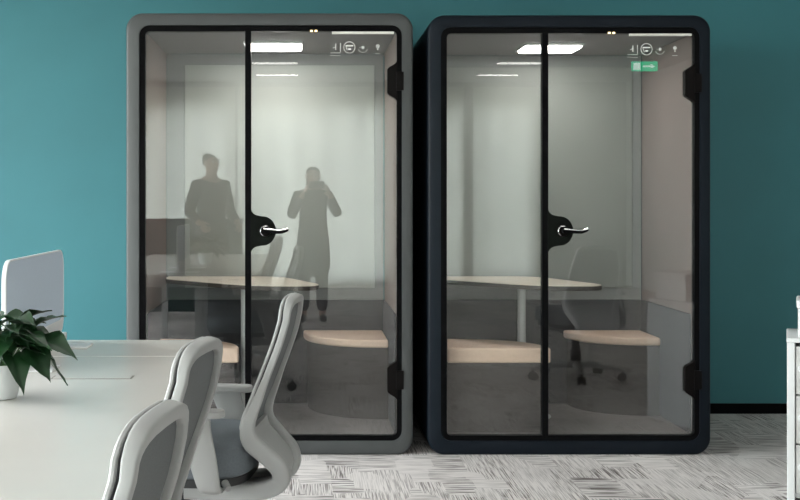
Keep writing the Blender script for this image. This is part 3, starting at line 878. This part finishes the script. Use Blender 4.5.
    hn = [(V(0, -.005, 1.672), (.080*k, .092*k)), (V(0, -.035, 1.62), (.084*k, .070*k)), (V(0, -.05, 1.55), (.078*k, .050*k))]
    he = [(0, 1), (1, 2)]
    if pose.get('long'): hn += [(V(0, -.065, 1.44), (.085*k, .040*k)), (V(0, -.075, 1.33), (.07*k, .03*k))]; he += [(2, 3), (3, 4)]
    skin_mesh('hair', hn, he, M['hair'], root)
    return root
person('person in a dark coat holding up a phone, mirrored in the grey booth door', (.08, -6.55, 0), 0, 1.56,
       dict(hands=[(-.10, .33, 1.40), (.17, .33, 1.40)], elbows=[(-.24, .10, 1.14), (.27, .10, 1.16)], coat='coat', long=True))
person('person in a long dark top with lowered arms, mirrored in the left booth fixed glass', (-.93, -6.45, 0), math.radians(-40), 1.69,
       dict(hands=[(-.24, .16, .98), (.22, .16, .98)], elbows=[(-.25, -.03, 1.10), (.25, -.03, 1.10)], coat='coat'))
ph = thing('smartphone', 'black smartphone held up by the photographer behind the camera', 'phone', (.08+.035*.918, -6.55+.41*.918, 1.36))
obj('phone_body', B(-.075, .075, -.004, .004, -.036, .036), M['black'], ph, smooth=False, bevel=.003)

# ------------------------------------------------------------------ light: daylight through the windows, lamps above
w = bpy.data.worlds.new('daylight'); sc.world = w; w.use_nodes = True
nt = w.node_tree; bg = nt.nodes['Background']
tc = nt.nodes.new('ShaderNodeTexCoord'); sp = nt.nodes.new('ShaderNodeSeparateXYZ'); rp = nt.nodes.new('ShaderNodeValToRGB')
nt.links.new(tc.outputs['Generated'], sp.inputs[0]); 
mr = nt.nodes.new('ShaderNodeMapRange'); mr.inputs['From Min'].default_value = -1; mr.inputs['From Max'].default_value = 1
nt.links.new(sp.outputs[2], mr.inputs['Value']); nt.links.new(mr.outputs[0], rp.inputs[0])
el = rp.color_ramp.elements
el[0].position = .40; el[0].color = (.25, .25, .22, 1); el[1].position = .52; el[1].color = (.90, .95, .90, 1)
e3 = rp.color_ramp.elements.new(.75); e3.color = (.90, .95, 1.0, 1)
nt.links.new(rp.outputs[0], bg.inputs['Color'])
mr2 = nt.nodes.new('ShaderNodeMapRange'); mr2.inputs['From Min'].default_value = .1; mr2.inputs['From Max'].default_value = -.7
mr2.inputs['To Min'].default_value = 8.5; mr2.inputs['To Max'].default_value = 15   # the sky is brightest on the sunny left side
nt.links.new(sp.outputs[0], mr2.inputs['Value']); nt.links.new(mr2.outputs[0], bg.inputs['Strength'])
def portal(name, loc, rot, sx, sy_):
    l = bpy.data.lights.new(name, 'AREA'); l.shape = 'RECTANGLE'; l.size = sx; l.size_y = sy_
    l.cycles.is_portal = True
    o = bpy.data.objects.new(name, l); COL.objects.link(o); o.location = loc; o.rotation_euler = rot
for i, (a, b) in enumerate(WL): portal('window_portal', (XL-.21, (a+b)/2, 1.45), (0, -PI/2, 0), 2.4, b-a)
for i, (a, b) in enumerate(WB): portal('window_portal', ((a+b)/2, YB-.21, 1.385), (PI/2, 0, 0), b-a, 2.53)

def sheer():
    m = bpy.data.materials.new('sheer_curtain'); m.use_nodes = True; nt = m.node_tree; nt.nodes.clear()
    out = nt.nodes.new('ShaderNodeOutputMaterial'); mx = nt.nodes.new('ShaderNodeMixShader'); mx.inputs[0].default_value = .7
    d = nt.nodes.new('ShaderNodeBsdfDiffuse'); t = nt.nodes.new('ShaderNodeBsdfTranslucent')
    d.inputs[0].default_value = (.8, .82, .78, 1); t.inputs[0].default_value = (.84, .87, .82, 1)
    nt.links.new(d.outputs[0], mx.inputs[1]); nt.links.new(t.outputs[0], mx.inputs[2]); nt.links.new(mx.outputs[0], out.inputs[0]); return m
M['sheer'] = sheer()
for a, b in WB:
    cu = thing('sheer_curtain', 'pale sheer curtain drawn over a rear office window', 'curtain', ((a+b)/2, YB+.12, 0), 0, 'sheer curtains over the rear windows')
    bm = bmesh.new(); hw_ = (b-a)/2+.01; n = int(hw_*2/.015)
    ptsf = [(-hw_+2*hw_*i/n, .030*math.sin(i*.22)+.012*math.sin(i*.09)) for i in range(n+1)]
    rows_ = [[bm.verts.new((x, y, z)) for x, y in ptsf] for z in (.04, 1.4, 2.82)]
    for r0_, r1_ in zip(rows_, rows_[1:]):
        for i in range(n): bm.faces.new([r0_[i], r0_[i+1], r1_[i+1], r1_[i]])
    obj('fabric', bm, M['sheer'], cu, autosmooth=False, recalc=False)
    obj('rail', B(-hw_, hw_, -.03, .03, 2.82, 2.86), M['leg_white'], cu, smooth=False)

# ------------------------------------------------------------------ camera
cam = bpy.data.cameras.new('camera'); co = bpy.data.objects.new('camera', cam); COL.objects.link(co)
co.location = (0, -D, HC); co.rotation_euler = (PI/2, 0, 0)
cam.sensor_width = 36; cam.lens = 36*FPX/800
cam.shift_x = (400-VX)/800; cam.shift_y = -(250-VY)/800
cam.clip_start = .05
sc.camera = co
vs = sc.view_settings
vs.view_transform = 'Standard'; vs.look = 'None'; vs.exposure = 0.06; vs.gamma = 1; vs.use_curve_mapping = False
sc.cycles.use_denoising = True
sc.cycles.max_bounces = 10; sc.cycles.transparent_max_bounces = 16; sc.cycles.diffuse_bounces = 5; sc.cycles.glossy_bounces = 6
